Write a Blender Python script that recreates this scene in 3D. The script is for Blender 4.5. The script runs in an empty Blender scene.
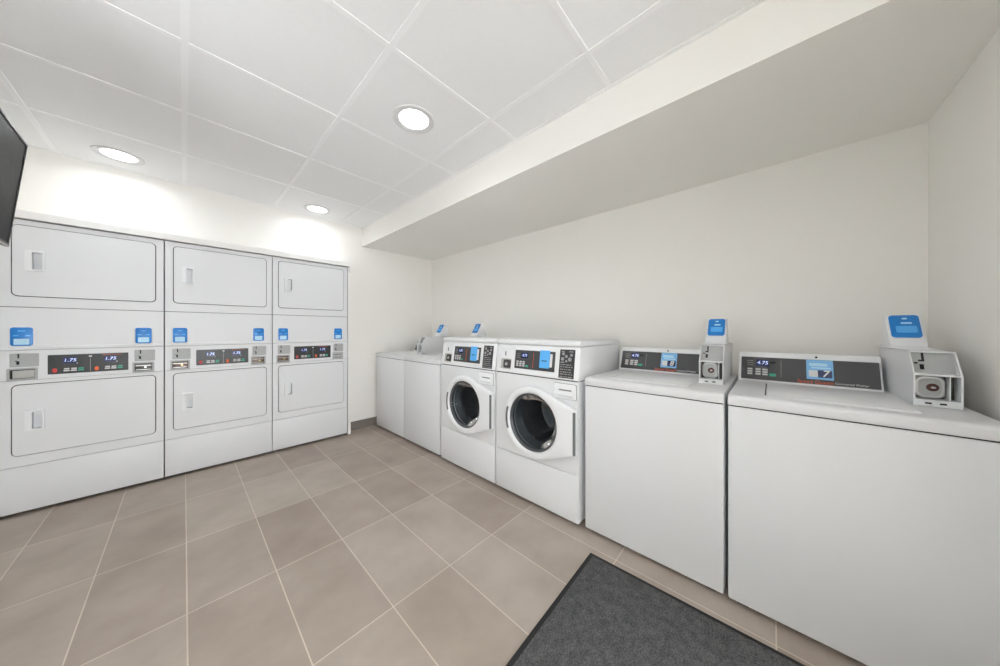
import bpy, bmesh, math, random
from mathutils import Matrix, Vector
C = bpy.context.scene.collection
PI = math.pi
T = Matrix.Translation
def RX(a): return Matrix.Rotation(a, 4, 'X')
def RZ(a): return Matrix.Rotation(a, 4, 'Z')

# ------------------------------------------------------------------ materials
def lin(c): return tuple((x/12.92 if x <= .04045 else ((x+.055)/1.055)**2.4) for x in c)
def mat(name, rgb, rough=.5, metal=0., spec=.5, var=.03, scale=30., bump=0., bscale=200., coat=0.):
    m = bpy.data.materials.new(name); m.use_nodes = True
    nt = m.node_tree; b = nt.nodes['Principled BSDF']
    b.inputs['Metallic'].default_value = metal
    b.inputs['Specular IOR Level'].default_value = spec
    b.inputs['Coat Weight'].default_value = coat
    tc = nt.nodes.new('ShaderNodeTexCoord')
    n = nt.nodes.new('ShaderNodeTexNoise'); n.inputs['Scale'].default_value = scale; n.inputs['Detail'].default_value = 3
    nt.links.new(tc.outputs['Object'], n.inputs['Vector'])
    mx = nt.nodes.new('ShaderNodeMix'); mx.data_type = 'RGBA'
    mx.inputs['A'].default_value = (*[max(0, c*(1-var)) for c in rgb], 1)
    mx.inputs['B'].default_value = (*[min(1, c*(1+var)) for c in rgb], 1)
    nt.links.new(n.outputs['Fac'], mx.inputs['Factor'])
    nt.links.new(mx.outputs['Result'], b.inputs['Base Color'])
    mr = nt.nodes.new('ShaderNodeMapRange')
    mr.inputs['To Min'].default_value = max(.02, rough*.92); mr.inputs['To Max'].default_value = min(1, rough*1.08)
    nt.links.new(n.outputs['Fac'], mr.inputs['Value']); nt.links.new(mr.outputs['Result'], b.inputs['Roughness'])
    if bump:
        n2 = nt.nodes.new('ShaderNodeTexNoise'); n2.inputs['Scale'].default_value = bscale; n2.inputs['Detail'].default_value = 4
        nt.links.new(tc.outputs['Object'], n2.inputs['Vector'])
        bp = nt.nodes.new('ShaderNodeBump'); bp.inputs['Strength'].default_value = bump; bp.inputs['Distance'].default_value = .004
        nt.links.new(n2.outputs['Fac'], bp.inputs['Height']); nt.links.new(bp.outputs['Normal'], b.inputs['Normal'])
    return m
def emit(name, rgb, s):
    m = mat(name, rgb, .4); b = m.node_tree.nodes['Principled BSDF']
    b.inputs['Emission Color'].default_value = (*rgb, 1); b.inputs['Emission Strength'].default_value = s
    return m

W = dict(
    enamel=mat('white_enamel', (.755, .765, .78), .38, var=.012, scale=3, spec=.4),
    plastic=mat('white_plastic', (.81, .82, .835), .42, var=.012, scale=5),
    trim=mat('white_trim_paint', (.84, .835, .82), .5, var=.01),
    wall=mat('cream_wall_paint', (.885, .87, .835), .75, var=.02, scale=2, bump=.05, bscale=350),
    ceil=mat('white_ceiling_tile', (.86, .865, .87), .85, var=.02, scale=60, bump=.08, bscale=500),
    tee=mat('white_ceiling_bar', (.90, .905, .91), .5, var=.01),
    base=mat('grey_brown_base_tile', (.20, .175, .155), .5, var=.12, scale=9),
    gap=mat('black_gaps_and_parts', (.012, .012, .013), .7),  # black for the shade in joints, also slots and small black parts
    foot=mat('black_rubber_foot', (.015, .015, .015), .8),
    panel=mat('charcoal_control_film', (.055, .055, .06), .38, var=.05),
    dryerpanel=mat('black_control_film', (.02, .021, .022), .35, var=.05),
    label=mat('black_label', (.03, .03, .032), .5),
    print=mat('white_print', (.75, .75, .75), .6),
    greyprint=mat('grey_print', (.30, .30, .31), .6),
    btn=mat('pale_button', (.62, .62, .62), .5),
    green=mat('green_button', (.05, .38, .24), .5),
    red=mat('red_button', (.62, .06, .05), .5),
    orange=mat('orange_button', (.70, .12, .03), .5),
    brand=mat('red_lettering', (.72, .10, .035), .5),
    navy=mat('navy_display', (.03, .04, .13), .25),
    digits=emit('display_digits', (.55, .65, 1.), .7),
    blue=mat('blue_screen', (.006, .20, .61), .3, var=.05),
    sky=mat('light_blue_card', (.22, .52, .86), .5),
    pale=mat('pale_blue_print', (.50, .78, .97), .5),
    midblue=mat('bright_blue_print', (.10, .44, .88), .4),
    steel=mat('brushed_steel', (.56, .57, .58), .32, metal=1., var=.1, scale=60),
    greyplate=mat('grey_metal_plate', (.42, .43, .43), .45, metal=0., var=.06, scale=40),
    trayg=mat('olive_grey_plate', (.47, .47, .44), .5, metal=.1, var=.05),
    darkmetal=mat('dark_slide_metal', (.09, .085, .08), .4, metal=.6, var=.2, scale=80),
    brownmetal=mat('bronze_slide_metal', (.13, .095, .075), .4, metal=.6, var=.2, scale=80),
    brass=mat('brass', (.55, .42, .22), .35, metal=.9),
    rust=mat('brown_lock_core', (.10, .045, .04), .45, metal=.5),
    hinge=mat('dark_grey_hinge', (.16, .165, .17), .5),
    drum=mat('drum_steel', (.34, .35, .37), .34, metal=.55, var=.3, scale=25),
    gasket=mat('dark_rubber_gasket', (.075, .08, .085), .4),
    tvback=mat('black_tv_plastic', (.012, .012, .013), .4),
    tvedge=mat('grey_tv_edge', (.35, .35, .34), .4),
    mat_edge=mat('black_rubber', (.014, .013, .014), .7),
)
# tinted porthole glass: a clear tinted sheet with a faint sharp reflection
m = bpy.data.materials.new('tinted_porthole_glass'); m.use_nodes = True; nt = m.node_tree
nt.nodes.remove(nt.nodes['Principled BSDF'])
tr = nt.nodes.new('ShaderNodeBsdfTransparent'); tr.inputs['Color'].default_value = (.66, .70, .72, 1)
gl = nt.nodes.new('ShaderNodeBsdfGlossy'); gl.inputs['Roughness'].default_value = .06
fr = nt.nodes.new('ShaderNodeFresnel'); fr.inputs['IOR'].default_value = 1.16
mxs = nt.nodes.new('ShaderNodeMixShader')
nt.links.new(fr.outputs['Fac'], mxs.inputs['Fac']); nt.links.new(tr.outputs[0], mxs.inputs[1]); nt.links.new(gl.outputs[0], mxs.inputs[2])
nt.links.new(mxs.outputs[0], nt.nodes['Material Output'].inputs['Surface'])
W['glass'] = m
# glossy tv screen
W['screen'] = mat('black_screen', (.006, .006, .007), .5, var=.02, spec=.14)

# tiled floor: 0.308 x 0.616 m porcelain tiles, light grout
m = bpy.data.materials.new('porcelain_floor_tile'); m.use_nodes = True; nt = m.node_tree; b = nt.nodes['Principled BSDF']
tc = nt.nodes.new('ShaderNodeTexCoord'); mp = nt.nodes.new('ShaderNodeMapping')
mp.inputs['Location'].default_value = (-.0096+.308*20, -3.066+.616*20, 0)
nt.links.new(tc.outputs['Object'], mp.inputs['Vector'])
br = nt.nodes.new('ShaderNodeTexBrick'); br.offset = 0; br.squash = 1
br.inputs['Scale'].default_value = 1; br.inputs['Brick Width'].default_value = .308; br.inputs['Row Height'].default_value = .616
br.inputs['Mortar Size'].default_value = .0024; br.inputs['Mortar Smooth'].default_value = .15; br.inputs['Bias'].default_value = 0
br.inputs['Color1'].default_value = (.35, .29, .245, 1); br.inputs['Color2'].default_value = (.445, .388, .335, 1)
br.inputs['Mortar'].default_value = (.62, .55, .47, 1)
nt.links.new(mp.outputs['Vector'], br.inputs['Vector'])
ns = nt.nodes.new('ShaderNodeTexNoise'); ns.inputs['Scale'].default_value = 3.2; ns.inputs['Detail'].default_value = 5; ns.inputs['Roughness'].default_value = .55
nt.links.new(tc.outputs['Object'], ns.inputs['Vector'])
cr = nt.nodes.new('ShaderNodeValToRGB')
cr.color_ramp.elements[0].position = .3; cr.color_ramp.elements[0].color = (.86, .84, .83, 1)
cr.color_ramp.elements[1].position = .72; cr.color_ramp.elements[1].color = (1.1, 1.11, 1.12, 1)
nt.links.new(ns.outputs['Fac'], cr.inputs['Fac'])
mx = nt.nodes.new('ShaderNodeMix'); mx.data_type = 'RGBA'; mx.blend_type = 'MULTIPLY'; mx.inputs['Factor'].default_value = 1
nt.links.new(br.outputs['Color'], mx.inputs['A']); nt.links.new(cr.outputs['Color'], mx.inputs['B'])
nt.links.new(mx.outputs['Result'], b.inputs['Base Color']); b.inputs['Roughness'].default_value = .42
b.inputs['Specular IOR Level'].default_value = .4
bp = nt.nodes.new('ShaderNodeBump'); bp.invert = True; bp.inputs['Strength'].default_value = .5; bp.inputs['Distance'].default_value = .002
nt.links.new(br.outputs['Fac'], bp.inputs['Height']); nt.links.new(bp.outputs['Normal'], b.inputs['Normal'])
W['floor'] = m
# mottled charcoal carpet of the mat
m = bpy.data.materials.new('charcoal_carpet'); m.use_nodes = True; nt = m.node_tree; b = nt.nodes['Principled BSDF']
tc = nt.nodes.new('ShaderNodeTexCoord')
n1 = nt.nodes.new('ShaderNodeTexNoise'); n1.inputs['Scale'].default_value = 170; n1.inputs['Detail'].default_value = 6; n1.inputs['Roughness'].default_value = .7
n2 = nt.nodes.new('ShaderNodeTexNoise'); n2.inputs['Scale'].default_value = 40; n2.inputs['Detail'].default_value = 4
for n in (n1, n2): nt.links.new(tc.outputs['Object'], n.inputs['Vector'])
ad = nt.nodes.new('ShaderNodeMath'); ad.operation = 'MULTIPLY_ADD'; ad.inputs[1].default_value = .35
nt.links.new(n2.outputs['Fac'], ad.inputs[0]); nt.links.new(n1.outputs['Fac'], ad.inputs[2])
cr = nt.nodes.new('ShaderNodeValToRGB')
cr.color_ramp.elements[0].position = .5; cr.color_ramp.elements[0].color = (.042, .042, .044, 1)
cr.color_ramp.elements[1].position = .86; cr.color_ramp.elements[1].color = (.165, .165, .17, 1)
nt.links.new(ad.outputs[0], cr.inputs['Fac']); nt.links.new(cr.outputs['Color'], b.inputs['Base Color'])
b.inputs['Roughness'].default_value = .95; b.inputs['Specular IOR Level'].default_value = .1
bp = nt.nodes.new('ShaderNodeBump'); bp.inputs['Strength'].default_value = .6; bp.inputs['Distance'].default_value = .004
nt.links.new(n1.outputs['Fac'], bp.inputs['Height']); nt.links.new(bp.outputs['Normal'], b.inputs['Normal'])
W['carpet'] = m
W['lamp'] = emit('downlight_lens', (.97, .985, 1.), 5.)
W['ring'] = mat('grey_white_lamp_ring', (.70, .70, .70), .5)

# ------------------------------------------------------------------ geometry helpers
# local frame of every machine: x = to the right seen from its front, y = into the machine, z = up
def BM(): return bmesh.new()
def obj(name, bm, material, parent=None, M=None, smooth=True):
    if M is not None: bm.transform(M)
    bmesh.ops.recalc_face_normals(bm, faces=bm.faces)
    me = bpy.data.meshes.new(name); bm.to_mesh(me); bm.free()
    me.materials.append(W[material] if isinstance(material, str) else material)
    if smooth:
        for p in me.polygons: p.use_smooth = True
        me.set_sharp_from_angle(angle=math.radians(32))
    o = bpy.data.objects.new(name, me); C.objects.link(o)
    if parent: o.parent = parent
    return o
def box(bm, x0, x1, y0, y1, z0, z1, b=0., seg=2):
    r = bmesh.ops.create_cube(bm, size=1)
    vs = r['verts']
    for v in vs:
        v.co = Vector(((x0+x1)/2+v.co.x*(x1-x0), (y0+y1)/2+v.co.y*(y1-y0), (z0+z1)/2+v.co.z*(z1-z0)))
    if b:
        es = list({e for v in vs for e in v.link_edges})
        bmesh.ops.bevel(bm, geom=es, offset=b, segments=seg, affect='EDGES', profile=.5)
    return bm
def prism(bm, yz, x0, x1, b=0., seg=2):
    """a profile in the y-z plane run along x"""
    a = [bm.verts.new((x0, y, z)) for y, z in yz]; c = [bm.verts.new((x1, y, z)) for y, z in yz]
    n = len(yz); fs = [bm.faces.new(a), bm.faces.new(c[::-1])]
    for i in range(n): fs.append(bm.faces.new((a[i], c[i], c[(i+1) % n], a[(i+1) % n])))
    bmesh.ops.recalc_face_normals(bm, faces=fs)
    if b:
        es = list({e for f in fs for e in f.edges})
        bmesh.ops.bevel(bm, geom=es, offset=b, segments=seg, affect='EDGES', profile=.5)
    return bm
def rr(x0, x1, z0, z1, r, n=6):
    pts = []
    for cx, cz, a in ((x1-r, z1-r, 0), (x0+r, z1-r, 90), (x0+r, z0+r, 180), (x1-r, z0+r, 270)):
        for k in range(n+1):
            t = math.radians(a+90*k/n); pts.append((cx+r*math.cos(t), cz+r*math.sin(t)))
    return pts
def circ(cx, cz, r, n=40, rz=None):
    return [(cx+r*math.cos(2*PI*k/n), cz+(rz or r)*math.sin(2*PI*k/n)) for k in range(n)]
def loops(bm, ls, cap0=True, cap1=True):
    """ls: list of (points in x-z, y); skins consecutive loops of equal length"""
    rows = [[bm.verts.new((x, y, z)) for x, z in pts] for pts, y in ls]
    n = len(rows[0])
    for A, B in zip(rows, rows[1:]):
        for i in range(n): bm.faces.new((A[i], A[(i+1) % n], B[(i+1) % n], B[i]))
    if cap0: bm.faces.new(rows[0])
    if cap1: bm.faces.new(rows[-1])
    return bm
def slab(bm, x0, x1, z0, z1, r, y0, y1, b=0.):
    """rounded-corner plate, front at y0 with softened front edge"""
    if b:
        return loops(bm, [(rr(x0+b, x1-b, z0+b, z1-b, max(r-b, .0005)), y0), (rr(x0+b*.3, x1-b*.3, z0+b*.3, z1-b*.3, max(r-b*.3, .0006)), y0+b*.3), (rr(x0, x1, z0, z1, r), y0+b), (rr(x0, x1, z0, z1, r), y1)])
    return loops(bm, [(rr(x0, x1, z0, z1, r), y0), (rr(x0, x1, z0, z1, r), y1)])
def holed(bm, outer, holes, y0, y1):
    """flat plate in the x-z plane with holes, from y0 (front) to y1"""
    es = []
    for pts in [outer]+holes:
        vs = [bm.verts.new((x, y0, z)) for x, z in pts]
        es += [bm.edges.new((vs[i], vs[(i+1) % len(vs)])) for i in range(len(vs))]
    r = bmesh.ops.triangle_fill(bm, edges=es, use_beauty=True, use_dissolve=False, normal=(0, -1, 0))
    fs = [g for g in r['geom'] if isinstance(g, bmesh.types.BMFace)]
    e = bmesh.ops.extrude_face_region(bm, geom=fs)
    for g in e['geom']:
        if isinstance(g, bmesh.types.BMVert): g.co.y = y1
    return bm
def rect(x0, x1, z0, z1): return [(x0, z0), (x1, z0), (x1, z1), (x0, z1)]
def tube(bm, pts, r, n=10):
    """round bar along y at (x,z): pts = list of (x, y, z, r)"""
    return loops(bm, [([(x+rr_*math.cos(2*PI*k/n), z+rr_*math.sin(2*PI*k/n)) for k in range(n)], y) for x, y, z, rr_ in pts])
def text(name, body, size, material, parent, x, y, z, M=None, width=None, ext=.0006, align='CENTER', shear=0., bold=0.):
    cu = bpy.data.curves.new(name, 'FONT'); cu.body = body; cu.size = size; cu.align_x = align; cu.align_y = 'CENTER'
    cu.extrude = ext; cu.shear = shear; cu.offset = bold; cu.resolution_u = 3
    o = bpy.data.objects.new(name, cu); C.objects.link(o)
    dg = bpy.context.evaluated_depsgraph_get(); me = bpy.data.meshes.new_from_object(o.evaluated_get(dg))
    bpy.data.objects.remove(o)
    if width:
        xs = [v.co.x for v in me.vertices]; s = width/(max(xs)-min(xs)) if xs else 1
        for v in me.vertices: v.co.x *= s
    me.transform(T((x, y, z)) @ RX(PI/2))
    if M is not None: me.transform(M)
    me.materials.clear(); me.materials.append(W[material]); me.name = name
    t = bpy.data.objects.new(name, me); C.objects.link(t); t.parent = parent
    return t
def thing(name, label, cat, group=None):
    o = bpy.data.objects.new(name, None); C.objects.link(o); o.empty_display_size = .2
    tag(o, label, cat, group); return o
def tag(o, label, cat, group=None):
    o['label'] = label; o['category'] = cat
    if group: o['group'] = group
    return o
def struct(name, bm, material, smooth=False):
    o = obj(name, bm, material, smooth=smooth); o['kind'] = 'structure'; return o
def copy_thing(o, parent=None):
    c = o.copy(); C.objects.link(c); c.parent = parent
    for ch in list(o.children): copy_thing(ch, c)
    return c

# ------------------------------------------------------------------ the room
H = 1.216
XW, YB, YS, XL = 2.524, 3.737, -.573, -.83      # washer wall, dryer wall, near end wall, left wall
ZC, XS, ZS = 2.477, 1.510, 2.252                # ceiling, soffit face, soffit underside
DX0, DX1, DTOP = -.806, 1.292, 1.943            # the bank of dryers built into the back wall
YR, XP = -3.0, 1.05                              # the room runs on behind the camera to a doorway added for fill light
struct('floor', box(BM(), XL-.1, XW+.1, YR-.1, YB+.8, -.1, 0), 'floor')
struct('ceiling', box(BM(), XL-.1, XW+.1, YR-.1, YB+.8, ZC, ZC+.1), 'ceil')
struct('wall_right', box(BM(), XW, XW+.1, YS-.1, YB+.1, 0, ZC), 'wall')
struct('wall_near', box(BM(), XP, XW, YS-.12, YS, 0, ZC), 'wall')
struct('wall_entrance', box(BM(), XP, XP+.1, YR, YS-.12, 0, ZC), 'wall')
bm = BM(); box(bm, XL, -.62, YR-.1, YR, 0, ZC); box(bm, .90, XP+.1, YR-.1, YR, 0, ZC); box(bm, -.62, .90, YR-.1, YR, 2.2, ZC)
struct('wall_rear', bm, 'wall')
bm = BM(); box(bm, -.62, -.56, YR-.11, YR+.01, 0, 2.2, .004); box(bm, .84, .90, YR-.11, YR+.01, 0, 2.2, .004); box(bm, -.56, .84, YR-.11, YR+.01, 2.14, 2.2, .004)
struct('fill_doorway_1', bm, 'trim')  # unseen open doorway, added to let fill daylight in from behind
WY0, WY1, WZ0, WZ1 = 1.22, 1.72, 1.00, 2.00       # unseen window added in the left wall for fill light
bm = BM(); box(bm, XL-.1, XL, YR, WY0, 0, ZC); box(bm, XL-.1, XL, WY1, YB+.1, 0, ZC); box(bm, XL-.1, XL, WY0, WY1, 0, WZ0); box(bm, XL-.1, XL, WY0, WY1, WZ1, ZC)
struct('wall_left', bm, 'wall')
bm = BM()
for y in (WY0, (WY0+WY1)/2-.025, WY1-.05): box(bm, XL-.09, XL+.012, y, y+.05, WZ0, WZ1, .004)
for z in (WZ0, WZ1-.05): box(bm, XL-.09, XL+.012, WY0, WY1, z, z+.05, .004)
struct('fill_window_1', bm, 'trim')
bm = BM(); box(bm, DX1+.034, XW, YB, YB+.1, 0, ZC); box(bm, XL, DX1+.034, YB, YB+.1, 2.0, ZC)
struct('wall_back', bm, 'wall')
bm = BM(); box(bm, XL-.1, DX1+.12, YB+.66, YB+.74, 0, ZC); box(bm, DX1+.034, DX1+.1, YB+.1, YB+.66, 0, ZC); box(bm, XL-.1, XL, YB+.1, YB+.66, 0, ZC)
struct('wall_alcove', bm, 'wall')
bm = BM(); box(bm, XS, XW, YS, YB, ZS, ZC)
struct('wall_soffit', bm, 'wall')
# ceiling grid bars, 0.62 m lay-in tiles
bm = BM()
for x in (-.617, .003, .626, 1.252): box(bm, x-.013, x+.013, YS if x > 1 else YR, YB, ZC-.003, ZC)
for y in (-.63, -.01, .615, 1.243, 1.887, 2.495, 3.10): box(bm, XL, XS, y-.011, y+.011, ZC-.0027, ZC)
box(bm, XL, XS, YB-.02, YB, ZC-.004, ZC); box(bm, XS-.02, XS, YS, YB, ZC-.004, ZC)
struct('trim_1', bm, 'tee')
# white boxed top over the dryers with its short return, painted filler strip at their right
bm = BM(); box(bm, XL, DX1+.036, 3.592, YB+.02, DTOP+.004, 2.0, .004); box(bm, DX1+.012, DX1+.036, 3.592, 3.70, 1.885, DTOP+.006, .003)
struct('trim_2', bm, 'trim')
struct('trim_3', box(BM(), DX1+.004, DX1+.034, 3.607, YB+.02, 0, DTOP), 'wall')
struct('baseboard_back', box(BM(), DX1+.034, XW, YB-.01, YB, 0, .10, .002), 'base')
struct('baseboard_right', box(BM(), XW-.01, XW, YS, YB-.01, 0, .10, .002), 'base')

# ------------------------------------------------------------------ stacked dryers (built into the back wall)
DW = .697
def make_dryer():
    t = thing('stacked_dryer', 'x', 'dryer', 'stacked coin dryers along the back wall')
    bm = BM(); box(bm, .004, DW-.004, .034, .60, .022, 1.938)
    obj('cabinet', bm, 'enamel', t)
    obj('joint_shade', holed(BM(), rect(.001, DW-.001, .020, 1.940), [rect(.1205, .1595, .5585, .6725), rect(.1205, .1595, 1.6175, 1.7315)], .0095, .0125), 'gap', t, smooth=False)      # black backing that paints the shade of the joint lines
    for x in (.06, DW-.06):
        for y in (.08, .54): obj('foot', box(BM(), x-.02, x+.02, y-.02, y+.02, 0, .022, .004), 'foot', t)
    # fascia pieces
    dz = ((1.3675, 1.938, 1.437, 1.904), (.3215, .8825, .390, .8555))
    names = ('upper', 'lower')
    for (z0, z1, d0, d1), nm in zip(dz, names):
        obj(nm+'_front_panel', holed(BM(), rect(.0022, DW-.0022, z0, z1), [rr(.0455, .6555, d0-.0025, d1+.0025, .029)], 0, .010), 'enamel', t, smooth=False)
        hz0 = d0+.170 if nm == 'upper' else d0+.158
        hx0, hx1, hz1 = .096, .166, hz0+.137
        d = holed(BM(), rr(.0505, .6505, d0+.0025, d1-.0025, .0245), [rr(hx0+.024, hx1-.006, hz0+.010, hz1-.012, .006)], -.004, .009)
        door = obj(nm+'_door', d, 'enamel', t, smooth=False)
        bm = BM(); holed(bm, rr(hx0, hx1, hz0, hz1, .008), [rr(hx0+.026, hx1-.008, hz0+.012, hz1-.014, .005)], -.018, -.004)
        loops(bm, [(rr(hx0+.0245, hx1-.0065, hz0+.0105, hz1-.0125, .006), -.008), (rr(hx0+.0245, hx1-.0065, hz0+.0105, hz1-.0125, .006), .031)], cap0=False)
        obj('door_handle', bm, 'plastic', door, smooth=False)
    bm = BM(); prism(bm, [(.010, 1.0825), (.002, 1.0825), (-.003, 1.087), (-.003, 1.104), (0, 1.108), (0, 1.3635), (.010, 1.3635)], .0022, DW-.0022)
    obj('service_panel', bm, 'enamel', t, smooth=False)
    obj('kick_panel', box(BM(), .0022, DW-.0022, 0, .010, .022, .3185, .002), 'enamel', t)
    # control fascia with its coin recesses
    cx = ((.040, .146), (.545, .650))
    hs = []
    for a, c in cx: hs += [rr(a+.002, c, .972, 1.060, .004), rr(a-.006, c-.006, .888, .963, .004)]
    obj('control_fascia', holed(BM(), rect(.0022, DW-.0022, .885, 1.081), hs, -.004, .009), 'enamel', t, smooth=False)
    for a, c in cx:
        p = obj('coin_plate', box(BM(), a, c+.002, .003, .009, .968, 1.063), 'greyplate', t)
        bm = BM(); box(bm, a+.028, a+.034, .0015, .004, 1.030, 1.060); box(bm, a+.024, a+.034, .0015, .004, .988, 1.010, .001); box(bm, a+.020, a+.026, .0015, .004, 1.008, 1.014)
        obj('coin_slot', bm, 'gap', p)
        bm = BM(); holed(bm, rr(a-.008, c-.004, .886, .965, .004), [rr(a+.002, c-.014, .896, .955, .003)], -.007, .006)
        obj('coin_tray', bm, 'greyplate', t, smooth=False)
    # black control panel with two halves
    pn = obj('control_panel', slab(BM(), .178, .518, .912, 1.044, .003, -.0055, .001), 'dryerpanel', t)
    for h, x0 in enumerate((.178, .349)):
        w = .169
        obj('button', slab(BM(), x0+.017, x0+.036, .922, .952, .0095, -.0085, -.004, .002), 'red' if h == 0 else 'orange', pn)
        for k, m_ in ((.36, 'btn'), (.53, 'btn'), (.70, 'green')):
            bm = BM(); slab(bm, x0+w*k, x0+w*k+.024, .928, .937, .002, -.008, -.004); slab(bm, x0+w*k+.002, x0+w*k+.024, .941, .950, .002, -.008, -.004)
            obj('button', bm, m_, pn)
        obj('display', slab(BM(), x0+.058, x0+.112, .982, 1.024, .002, -.0068, -.004), 'navy', pn)
        text('display_digits', '1.75', .031, 'digits', pn, x0+.086, -.0074, 1.004, shear=.15)
        obj('indicator_mark', box(BM(), x0+.112, x0+.119, -.0068, -.004, .978, .986), 'greyprint', pn)
    obj('divider_line', box(BM(), .3468, .3492, -.0068, -.004, .920, 1.016), 'greyprint', pn)
    obj('badge', slab(BM(), .341, .355, 1.024, 1.031, .002, -.0068, -.004), 'print', pn)
    text('brand_lettering', 'Speed Queen', .012, 'brand', pn, .443, -.0065, 1.034, width=.085)
    # blue payment readers above the coin units
    for a, c in ((.045, .126), (.552, .633)):
        r = obj('payment_reader', slab(BM(), a-.006, c+.006, 1.106, 1.238, .016, -.010, .001, .003), 'plastic', t)
        obj('reader_screen', slab(BM(), a, c, 1.111, 1.232, .013, -.014, -.008, .002), 'blue', r)
        obj('reader_label', slab(BM(), a+.013, c-.013, 1.119, 1.158, .003, -.0150, -.012), 'pale', r)
        for p0, p1, z in ((a+.027, c-.027, 1.205), (a+.010, a+.030, 1.174), (c-.028, c-.010, 1.174)):
            obj('reader_print', slab(BM(), p0, p1, z, z+.008, .002, -.0150, -.012), 'midblue', r)
    return t
dry = make_dryer()
dl = ['white stacked coin dryer at the left end, its left coin tray empty and grey',
      'white stacked coin dryer in the middle of the bank, bronze slides in both coin trays',
      'white stacked coin dryer at the right end beside the cream wall, one coin slide pale']
trays = [('trayg', 'darkmetal'), ('brownmetal', 'brownmetal'), ('brownmetal', 'greyplate')]
for i in range(3):
    d = dry if i == 0 else copy_thing(dry)
    d.location = (DX0+.0005+i*.699, 3.605, 0); d['label'] = dl[i]
    if i == 0: dryers = []
    dryers.append(d)
for d, tr in zip(dryers, trays):
    for (a, c), m_ in zip(((.040, .146), (.545, .650)), tr):
        g = m_ == 'trayg'
        s = obj('coin_slide', box(BM(), a+(.010 if g else 0), c-(.017 if g else .012), .004 if g else -.001, .007, .898 if g else .894, .950 if g else .957, .002), m_, d)
        if m_ == 'trayg': s['label'] = 'plain grey coin slide plate'
        else:
            bm = BM(); slab(bm, a+.050, a+.062, .918, .930, .005, -.004, 0)
            obj('slide_lock', bm, 'brass' if m_ == 'brownmetal' else 'steel', s)
            bm = BM(); box(bm, a+.008, c-.020, -.0025, 0, .936, .939); box(bm, a+.008, c-.020, -.0025, 0, .904, .907)
            obj('slide_rail', bm, 'steel' if m_ != 'greyplate' else 'gap', s)

# ------------------------------------------------------------------ top-loading washers
TW = .670
def tilt(y, z, ang): return T((0, y, z)) @ RX(-ang)
PANG = math.atan2(.060, .152)                      # backward lean of the console face
PM = T((-.0035, 0, 0)) @ tilt(.534, .931, PANG) @ Matrix.Scale(1.053, 4)                        # panel frame: z runs up the face, y=0 on it
def reader(parent, x0, x1, y0, zb):
    """white wedge with a blue screen, standing on a coin box"""
    bm = BM(); box(bm, x0-.006, x1+.003, y0-.010, y0+.19, zb, zb+.006, .002)
    prism(bm, [(y0, zb+.006), (y0, zb+.016), (y0+.085, zb+.152), (y0+.125, zb+.152), (y0+.145, zb+.006)], x0, x1, .005)
    r = obj('payment_reader', bm, 'plastic', parent)
    a = math.atan2(.085, .136); M = tilt(y0, zb+.016, a); L = .160
    obj('reader_screen', slab(BM(), x0+.009, x1-.009, L-.122, L-.004, .013, -.0045, .002, .0025), 'blue', r, M)
    obj('reader_label', slab(BM(), x0+.024, x1-.020, L-.098, L-.064, .004, -.0056, -.003), 'midblue', r, M)
    for a, c, z in ((x0+.045, x1-.042, L-.028), (x0+.040, x0+.070, L-.052)):
        obj('reader_print', slab(BM(), a, c, z, z+.008, .002, -.0056, -.003), 'pale', r, M)
    return r
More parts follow.
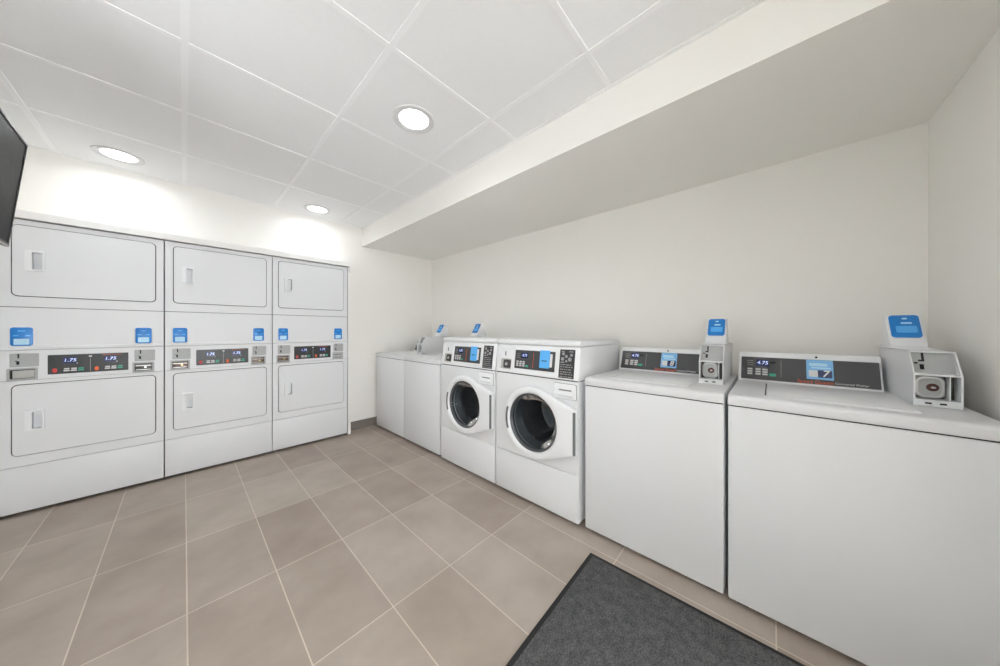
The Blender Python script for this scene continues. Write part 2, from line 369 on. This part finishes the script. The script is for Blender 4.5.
def make_top_loader():
    t = thing('top_load_washer', 'x', 'washing machine', 'top-loading coin washers')
    bm = BM(); box(bm, 0, TW, 0, .74, .024, .880, .007)
    obj('cabinet', bm, 'enamel', t)
    for x in (.05, TW-.05):
        for y in (.05, .66): obj('foot', box(BM(), x-.02, x+.02, y-.02, y+.02, 0, .026, .004), 'foot', t)
    obj('joint_shade', box(BM(), .004, TW-.004, .004, .736, .879, .8845), 'gap', t)  # black layer painting the shade in the seam under the deck
    bm = BM(); prism(bm, [(-.004, .884), (-.004, .916), (.006, .926), (.03, .928), (.745, .930), (.745, .884)], -.001, TW+.001, .003)
    obj('top_deck', bm, 'enamel', t)
    LM = T((0, .03, .9285))
    ld = obj('lid', box(BM(), .125, .520, .040, .420, -.004, .006, .004, 3), 'enamel', t, LM)
    obj('lid_gap_shade', box(BM(), .1205, .1245, .060, .420, -.001, .0035), 'gap', t, LM)  # dark strip painted for the gap along the lid's left edge
    bm = BM(); prism(bm, [(.530, .929), (.534, .931), (.594, 1.083), (.601, 1.088), (.72, 1.076), (.73, 1.05), (.73, .929)], .002, .522, .004)
    obj('control_console', bm, 'plastic', t)
    pn = obj('control_panel', slab(BM(), .016, .492, .008, .131, .003, -.0025, .003), 'panel', t, PM)
    for a, m_ in ((.042, 'btn'), (.075, 'btn'), (.103, 'btn')):
        bm = BM(); 
        for k in range(3): slab(bm, a, a+.021, .033+.013*k, .042+.013*k, .002, -.0045, -.001)
        obj('button', bm, m_, pn, PM)
    obj('button', slab(BM(), .129, .156, .030, .045, .005, -.0045, -.001), 'green', pn, PM)
    obj('display', slab(BM(), .078, .128, .080, .118, .002, -.0034, -.001), 'navy', pn, PM)
    text('display_digits', '4.75', .026, 'digits', pn, .103, -.004, .100, PM, shear=.15)
    obj('badge', box(BM(), .132, .154, -.0034, -.001, .098, .110), 'gap', pn, PM)
    bm = BM()
    for k in range(3): box(bm, .040, .066, -.0034, -.001, .084+.012*k, .087+.012*k)
    obj('panel_print', bm, 'greyprint', pn, PM)
    obj('divider_line', box(BM(), .1735, .1755, -.0034, -.001, .030, .118), 'greyprint', pn, PM)
    bm = BM(); slab(bm, .226, .352, .0105, .028, .004, -.0030, -.001)
    obj('brand_lettering', text_bm('Speed Queen', .023, .292, .018, .120), 'brand', pn, PM)
    bm.free()
    obj('model_lettering', text_bm('Commercial Washer', .014, .407, .0185, .100), 'print', pn, PM)
    obj('key_lock', tube(BM(), [(.300, -.006, .144, .004), (.300, .002, .144, .005)], .004), 'gap', t, PM)
    # coin box: side walls, top, shelves; open at the front
    x0, x1 = .539, .645
    side = [(.245, .9285), (.245, 1.047), (.303, 1.133), (.72, 1.133), (.72, .9285)]
    bm = BM()
    prism(bm, side, x0, x0+.0045); prism(bm, side, x1-.0045, x1)
    box(bm, x0, x1, .300, .72, 1.128, 1.133)
    prism(bm, [(.2455, 1.044), (.2455, 1.051), (.31, 1.051), (.31, 1.044)], x0, x1)
    box(bm, x0, x1, .246, .310, .930, .954)
    box(bm, x0, x1, .715, .720, .930, 1.132)
    obj('coin_box', bm, 'enamel', t, smooth=False)
    cpM = tilt(.282, 1.051, math.atan2(.030, .078))
    p = obj('coin_plate', box(BM(), x0+.003, x1-.003, 0, .004, 0, .082), 'greyplate', t, cpM)
    bm = BM(); box(bm, x0+.030, x0+.036, -.002, .001, .050, .080); box(bm, x0+.022, x0+.036, -.002, .001, .046, .052); box(bm, x0+.024, x0+.034, -.002, .001, .014, .034, .001); box(bm, x0+.012, x0+.020, -.002, .001, .036, .042)
    obj('coin_slot', bm, 'gap', p, cpM)
    obj('coin_vault', box(BM(), x0+.003, x1-.003, .300, .306, .952, 1.046), 'darkmetal', t)
    f = obj('vault_door', loops(BM(), [(rr(x0+.012, x1-.030, .960, 1.038, .022), .2795), (rr(x0+.008, x1-.026, .956, 1.042, .024), .284), (rr(x0+.008, x1-.026, .956, 1.042, .024), .302)]), 'steel', t)
    bm = BM(); loops(bm, [(rr(x0+.020, x1-.038, .968, 1.030, .016), .2785), (rr(x0+.016, x1-.034, .964, 1.034, .018), .281)])
    obj('vault_recess', bm, 'greyplate', f)
    bm = BM(); loops(bm, [(circ(x0+.050, .998, .011, 20), .275), (circ(x0+.050, .998, .0145, 20), .277), (circ(x0+.050, .998, .0145, 20), .281)])
    obj('vault_lock', bm, 'rust', f)
    bm = BM(); loops(bm, [(circ(x0+.051, .998, .006, 14, .004), .2735), (circ(x0+.051, .998, .006, 14, .004), .277)])
    obj('key_way', bm, 'steel', f)
    obj('divider_plate', box(BM(), x1-.024, x1-.021, .262, .300, .954, 1.045), 'plastic', t)
    bm = BM(); box(bm, x0+.026, x0+.041, .2445, .248, .939, .945, .001); box(bm, x0+.058, x0+.073, .2445, .248, .939, .945, .001)
    obj('ticket_slot', bm, 'gap', t)
    reader(t, .531, .632, .504, 1.133)
    return t
def text_bm(body, size, x, z, width, shear=.1):
    t = text('w', body, size, 'print', None, x, -.0034, z, None, width, shear=shear)
    bm = BM(); bm.from_mesh(t.data); me = t.data; bpy.data.objects.remove(t); bpy.data.meshes.remove(me)
    return bm
tl = make_top_loader()
spots = [(1.648, 3.650, 'white top-loading washer at the far end of the row, beside the dryer wall corner'),
         (1.648, 2.976, 'white top-loading washer between the farthest top-loader and the front-loaders'),
         (1.648, .827, 'white top-loading washer with card number 8, right beside the front-loaders'),
         (1.646, .142, 'nearest white top-loading washer with card number 7, against the near end wall')]
tls = []
for i, (x, y, lb) in enumerate(spots):
    o = tl if i == 0 else copy_thing(tl)
    o.location = (x, y, 0); o.rotation_euler = (0, 0, -PI/2); o['label'] = lb
    tls.append(o)
for o, num in zip(tls[2:], '87'):
    cd = obj('number_card', slab(BM(), .265, .354, .032, .129, .002, -.0050, -.0020), 'sky', o, PM)
    cd['label'] = 'light blue card with number '+num
    obj('card_picture', box(BM(), .273, .303, -.0062, -.004, .044, .076), 'print', cd, PM)
    obj('card_number_field', box(BM(), .303, .349, -.0062, -.004, .042, .078), 'navy', cd, PM)
    text('card_number', num, .044, 'print', cd, .327, -.0068, .060, PM, shear=.2, bold=.0008)
    bm = BM(); slab(bm, .275, .336, .098, .113, .004, -.0062, -.004); slab(bm, .282, .346, .086, .093, .003, -.0062, -.004)
    obj('card_print', bm, 'pale', cd, PM)

# ------------------------------------------------------------------ front-loading washers
FW = .698
def make_front_loader():
    t = thing('front_load_washer', 'x', 'washing machine', 'front-loading coin washers')
    cx, cz, R = .368, .586, .242
    bm = BM()
    holed(bm, rect(.012, FW-.012, .318, .893), [circ(cx, cz, .186, 56)], 0, .02)
    for xa, xb in ((0, .012), (FW-.012, FW)):                       # rounded side panels
        s = 1 if xa == 0 else -1; xo = xa if s > 0 else xb; xi = xb if s > 0 else xa
        prof = [(xi, 0), (xo+s*.005, .0015), (xo+s*.0015, .005), (xo, .012), (xo, .66), (xi, .66)]
        A = [bm.verts.new((x, y, .024)) for x, y in prof]; B = [bm.verts.new((x, y, .893)) for x, y in prof]
        for k in range(6): bm.faces.new((A[k], A[(k+1) % 6], B[(k+1) % 6], B[k]))
        bm.faces.new(A); bm.faces.new(B)
    box(bm, .012, FW-.012, .65, .66, .024, .893); box(bm, .012, FW-.012, .02, .65, .024, .03); box(bm, .012, FW-.012, .02, .65, .893, .893)
    obj('cabinet', bm, 'enamel', t)
    for x in (.06, FW-.06):
        for y in (.06, .58): obj('foot', box(BM(), x-.02, x+.02, y-.02, y+.02, 0, .026, .004), 'foot', t)
    obj('kick_panel', box(BM(), .003, FW-.003, -.003, .015, .024, .3145, .004), 'enamel', t)
    obj('joint_shade', box(BM(), .006, FW-.006, .008, .014, .311, .322), 'gap', t)  # black strip painting the shade in the kick panel joint
    # drum behind the glass
    bm = BM(); N = 48
    loops(bm, [(circ(cx, cz, .186, N), .012), (circ(cx, cz, .165, N), .05), (circ(cx, cz, .158, N), .075)], False, False)
    obj('gasket', bm, 'gasket', t)
    bm = BM(); loops(bm, [(circ(cx, cz, .158, N), .075), (circ(cx, cz, .235, N), .10), (circ(cx, cz, .235, N), .42), (circ(cx, cz, .20, N), .44), (circ(cx, cz, .05, N), .45)], False, True)
    for k in range(3):
        a = PI/2+k*2*PI/3+.5; ca, sa = math.cos(a), math.sin(a)
        pr = [(-.035, .238), (-.012, .185), (.012, .185), (.035, .238)]
        P = [(cx+q*(-sa)+r*ca, cz+q*ca+r*sa) for q, r in pr]
        loops(bm, [(P, .12), (P, .42)])
    obj('drum', bm, 'drum', t)
    # door: a ring whose right side runs out to a straight hinge edge
    xr, zt, zb = FW-.001, .728, .452
    poly = []
    a1 = math.atan2(zt-cz, xr-cx)+math.acos(R/math.hypot(xr-cx, zt-cz)); a2 = math.atan2(zb-cz, xr-cx)-math.acos(R/math.hypot(xr-cx, zb-cz))
    poly = [(xr, zb), (xr, zt)]; na = 80
    for k in range(na+1):
        a = a1+(2*PI+a2-a1)*k/na; poly.append((cx+R*math.cos(a), cz+R*math.sin(a)))
    def ray(a, pl):
        dx, dz = math.cos(a), math.sin(a); best = None
        for i in range(len(pl)):
            (px, pz), (qx, qz) = pl[i], pl[(i+1) % len(pl)]
            ex, ez = qx-px, qz-pz; den = dx*ez-dz*ex
            if abs(den) < 1e-12: continue
            s = ((px-cx)*ez-(pz-cz)*ex)/den; u = ((px-cx)*dz-(pz-cz)*dx)/den
            if s > 0 and -1e-6 <= u <= 1+1e-6 and (best is None or s > best): best = s
        return best
    angs = sorted([2*PI*k/96 for k in range(96)]+[math.atan2(zt-cz, xr-cx), 2*PI+math.atan2(zb-cz, xr-cx)])
    def outl(off): return [(cx+(ray(a, poly)-off)*math.cos(a), cz+(ray(a, poly)-off)*math.sin(a)) for a in angs]
    def cl(r): return [(cx+r*math.cos(a), cz+r*math.sin(a)) for a in angs]
    bm = BM(); loops(bm, [(outl(.004), -.004), (outl(0), -.010), (outl(0), -.034), (outl(.004), -.042), (outl(.012), -.046), (cl(.222), -.047), (cl(.206), -.044), (cl(.197), -.034), (cl(.190), -.016), (cl(.190), -.004)], False, False)
    door = obj('door', bm, 'plastic', t)
    obj('porthole_rim', loops(BM(), [(cl(.196), -.033), (cl(.191), -.032), (cl(.182), -.020), (cl(.182), .004), (cl(.19), .004)], False, False), 'gasket', door)
    prof = [(.184, -.020), (.174, .000), (.156, .035), (.138, .062), (.11, .078), (.07, .087), (.02, .090)]
    bm = BM(); loops(bm, [(circ(cx, cz, r, 56), y) for r, y in prof], False, True)
    obj('porthole_glass', bm, 'glass', door)
    bm = BM(); K = 14
    arc = [math.radians(180-21+42*k/K) for k in range(K+1)]
    pts = [(cx+.2235*math.cos(a), cz+.2235*math.sin(a)) for a in arc]+[(cx+.2085*math.cos(a), cz+.2085*math.sin(a)) for a in arc[::-1]]
    loops(bm, [(pts, -.0495), (pts, -.040)])
    obj('door_handle', bm, 'hinge', door)
    obj('hinge', box(BM(), xr-.013, xr+.001, -.0475, -.034, zb+.004, zt-.012, .002), 'hinge', door)
    # detergent drawer
    obj('drawer_gap_shade', slab(BM(), .5275, .6865, .7775, .8765, .009, -.0015, .004), 'hinge', t)  # dark slab behind the drawer, paints the shade of its gap
    dr = obj('detergent_drawer', slab(BM(), .530, .684, .780, .874, .008, -.010, .004, .004), 'plastic', t)
    obj('drawer_grip', box(BM(), .566, .656, -.0115, -.006, .832, .840, .002), 'hinge', dr)
    bm = BM(); prism(bm, [(-.010, .826), (-.022, .812), (-.022, .806), (-.010, .790)], .535, .668, .002)
    obj('drawer_lip', bm, 'plastic', dr)
    # console
    obj('console_joint_shade', box(BM(), .006, FW-.006, .004, .65, .890, .899), 'gap', t)  # black layer painting the shade in the seam below the console
    bm = BM(); prism(bm, [(.002, .905), (.005, .8965), (.66, .8965), (.66, 1.1075), (.034, 1.1075), (.030, 1.104)], 0, FW, .004)
    obj('control_console', bm, 'plastic', t)
    bm = BM(); prism(bm, [(.026, 1.1105), (.026, 1.130), (.032, 1.142), (.044, 1.1475), (.60, 1.140), (.655, 1.132), (.66, 1.1105)], -.001, FW+.001, .003)
    obj('top_panel', bm, 'enamel', t)
    ang = math.atan2(.028, .192); M = tilt(.002, .905, ang)
    pn = obj('control_panel', slab(BM(), .183, .522, .033, .166, .003, -.003, .004), 'panel', t, M)
    for a, m_ in ((.200, 'btn'), (.228, 'btn'), (.256, 'btn')):
        bm = BM()
        for k in range(3): slab(bm, a, a+.019, .050+.014*k, .060+.014*k, .002, -.0048, -.002)
        obj('button', bm, m_, pn, M)
    obj('button', slab(BM(), .283, .306, .048, .062, .004, -.0048, -.002), 'green', pn, M)
    obj('display', slab(BM(), .240, .300, .110, .148, .002, -.004, -.002), 'navy', pn, M)
    text('display_digits', '4.75', .026, 'digits', pn, .270, -.0045, .129, M, shear=.15)
    bm = BM()
    for k in range(3): box(bm, .200, .228, -.004, -.002, .112+.013*k, .115+.013*k)
    obj('panel_print', bm, 'greyprint', pn, M)
    obj('divider_line', box(BM(), .3455, .349, -.004, -.002, .046, .152), 'orange', pn, M)
    tg = obj('instruction_tag', slab(BM(), .402, .482, .052, .172, .004, -.0070, -.003, .0015), 'midblue', t, M)
    tg['label'] = 'bright blue instruction tag'
    obj('tag_print', box(BM(), .420, .462, -.0082, -.006, .098, .104), 'navy', tg, M)
    obj('tag_fold', slab(BM(), .484, .502, .062, .150, .003, -.0055, -.003), 'print', tg, M)
    # pictogram label
    lb = obj('program_label', slab(BM(), .556, .664, .004, .186, .003, -.0030, .004), 'label', t, M)
    random.seed(4)
    bm = BM()
    for r_, z in enumerate((.010, .026, .040, .056, .072, .086)):
        x = .566
        while x < .646:
            w = random.choice((.012, .020, .009, .028)); w = min(w, .654-x)
            if w > .004: box(bm, x, x+w, -.0040, -.002, z, z+.0055)
            x += w+.006
    obj('label_print', bm, 'greyprint', lb, M)
    bm = BM()
    for x, z, r in ((.578, .125, .012), (.604, .142, .010), (.630, .124, .013), (.640, .152, .010), (.582, .158, .010), (.606, .112, .008)):
        loops(bm, [(circ(x, z, r, 14), -.0042), (circ(x, z, r, 14), -.002)])
    box(bm, .568, .590, -.0042, -.002, .170, .176); box(bm, .622, .652, -.0042, -.002, .170, .176); box(bm, .566, .592, -.0042, -.002, .100, .107)
    obj('pictogram', bm, 'greyprint', lb, M)
    # coin unit
    bm = BM(); holed(bm, rr(.036, .168, .010, .184, .006), [rr(.050, .158, .106, .176, .003), rr(.044, .152, .018, .096, .003)], -.006, .003)
    cu = obj('coin_unit', bm, 'plastic', t, M, smooth=False)
    bm = BM(); box(bm, .048, .160, -.0005, .004, .104, .178)
    p = obj('coin_plate', bm, 'greyplate', cu, M)
    obj('coin_slot', box(BM(), .082, .090, -.002, .001, .118, .150), 'gap', cu, M)
    bm = BM(); box(bm, .042, .154, -.0005, .004, .016, .098)
    obj('coin_cup', bm, 'trayg', cu, M)
    bm = BM(); loops(bm, [(rr(.074, .142, .030, .084, .012), -.004), (rr(.070, .146, .026, .088, .014), 0)])
    obj('vault_door', bm, 'darkmetal', cu, M)
    bm = BM(); loops(bm, [(circ(.104, .056, .010, 16), -.009), (circ(.104, .056, .013, 16), -.003)])
    obj('vault_lock', bm, 'steel', cu, M)
    return t
fl = make_front_loader()
for i, (x, y, lb) in enumerate([(1.640, 2.274, 'white front-loading washer beside the far top-loaders, round dark porthole'),
                                (1.640, 1.564, 'white front-loading washer beside the top-loader with card number 8')]):
    o = fl if i == 0 else copy_thing(fl)
    o.location = (x, y, 0); o.rotation_euler = (0, 0, -PI/2); o['label'] = lb

# ------------------------------------------------------------------ mat, television, downlights
t = thing('floor_mat', 'charcoal carpet mat with black rubber edge on the tiled floor before the washers', 'mat')
t.rotation_euler = (0, 0, .026); t.location = (1.503-.906*math.cos(.026)+1.168*math.sin(.026), .722-.906*math.sin(.026)-1.168*math.cos(.026), 0)
obj('rubber_base', box(BM(), 0, .906, 0, 1.168, 0, .006, .002), 'mat_edge', t)
obj('carpet_top', box(BM(), .022, .884, .022, 1.146, .004, .011, .002), 'carpet', t)

t = thing('television', 'black flat television tilted down on the left wall above the dryers', 'television')
# local frame: screen plane faces +X of the room, x runs along the screen, z up its face
TVM = T((-.500, 2.575, 2.085)) @ RZ(PI/2+.035) @ RX(.098) 
wTV, hTV = .76, .487
obj('housing', box(BM(), -wTV, 0, .006, .045, -hTV, 0, .004), 'tvback', t, TVM)
obj('bezel', holed(BM(), rect(-wTV, 0, -hTV, 0), [rect(-wTV+.008, -.008, -hTV+.014, -.008)], 0, .012), 'tvback', t, TVM, smooth=False)
obj('screen', box(BM(), -wTV+.007, -.007, .003, .008, -hTV+.013, -.007), 'screen', t, TVM)
e = obj('bottom_edge', box(BM(), -wTV+.002, -.002, -.002, .012, -hTV-.004, -hTV+.004, .001), 'tvedge', t, TVM); e['label'] = 'grey bottom edge strip'
bm = BM(); box(bm, -wTV/2-.12, -wTV/2+.12, .044, .075, -hTV/2-.12, -hTV/2+.12, .004)
obj('mounting_plate', bm, 'tvback', t, TVM)
bm = BM(); box(bm, XL+.0, XL+.02, 2.10, 2.36, 1.74, 1.98, .003); box(bm, XL+.015, -.575, 2.19, 2.25, 1.83, 1.88, .004)
obj('wall_bracket', bm, 'tvback', t)

lamps = [(-.318, 3.462, 'recessed round ceiling light nearest the television, above the left dryers'),
         (.952, 3.486, 'recessed round ceiling light above the right-end dryer'),
         (.938, 1.572, 'recessed round ceiling light out in the room, nearest the soffit'),
         (-.318, 1.572, 'added fill ceiling light outside the view, left of the camera'),  # this and the next two are unseen lamps added for fill light
         (-.318, -.32, 'added fill ceiling light outside the view, behind the camera'),
         (.10, -1.9, 'added fill ceiling light outside the view, near the rear doorway')]
def make_lamp():
    t = thing('ceiling_downlight', 'x', 'ceiling light', 'recessed ceiling downlights')
    n = 48
    def ring(r, z): return [(r*math.cos(2*PI*k/n), r*math.sin(2*PI*k/n), z) for k in range(n)]
    bm = BM(); rows = [[bm.verts.new(p) for p in ring(r, z)] for r, z in ((.122, 0), (.120, -.006), (.112, -.008), (.100, -.006), (.087, -.003), (.083, .004))]
    for A, B in zip(rows, rows[1:]):
        for i in range(n): bm.faces.new((A[i], A[(i+1) % n], B[(i+1) % n], B[i]))
    obj('trim_ring', bm, 'ring', t)
    bm = BM(); bm.faces.new([bm.verts.new(p) for p in ring(.083, -.001)])
    obj('lens', bm, 'lamp', t)
    ld = bpy.data.lights.new('lamp', 'AREA'); ld.shape = 'DISK'; ld.size = .15; ld.energy = 1.85; ld.color = (.94, .97, 1.); ld.spread = math.radians(165)
    lo = bpy.data.objects.new('lamp', ld); C.objects.link(lo); lo.parent = t; lo.location = (0, 0, -.012)
    return t
lp = make_lamp()
for i, (x, y, lb) in enumerate(lamps):
    o = lp if i == 0 else copy_thing(lp)
    o.location = (x, y, ZC); o['label'] = lb

# ------------------------------------------------------------------ camera and render look
cam = bpy.data.cameras.new('camera'); co = bpy.data.objects.new('camera', cam); C.objects.link(co)
co.location = (0, 0, H); co.rotation_euler = (PI/2, 0, .7473-PI/2)
cam.sensor_width = 36; cam.lens = 36*292.96/1000; cam.shift_y = -(333-329.84)/1000; cam.clip_start = .02
sc = bpy.context.scene; sc.camera = co
w = bpy.data.worlds.new('world'); sc.world = w; w.use_nodes = True
w.node_tree.nodes['Background'].inputs['Color'].default_value = (.92, .962, 1., 1)
w.node_tree.nodes['Background'].inputs['Strength'].default_value = 9.
sc.view_settings.view_transform = 'Standard'; sc.view_settings.look = 'None'
sc.view_settings.gamma = 1; sc.view_settings.use_curve_mapping = False
sc.view_settings.exposure = .32
sc.cycles.max_bounces = 14; sc.cycles.diffuse_bounces = 8; sc.cycles.glossy_bounces = 5; sc.cycles.transmission_bounces = 10
sc.cycles.caustics_reflective = False; sc.cycles.caustics_refractive = False
sc.cycles.sample_clamp_indirect = 6
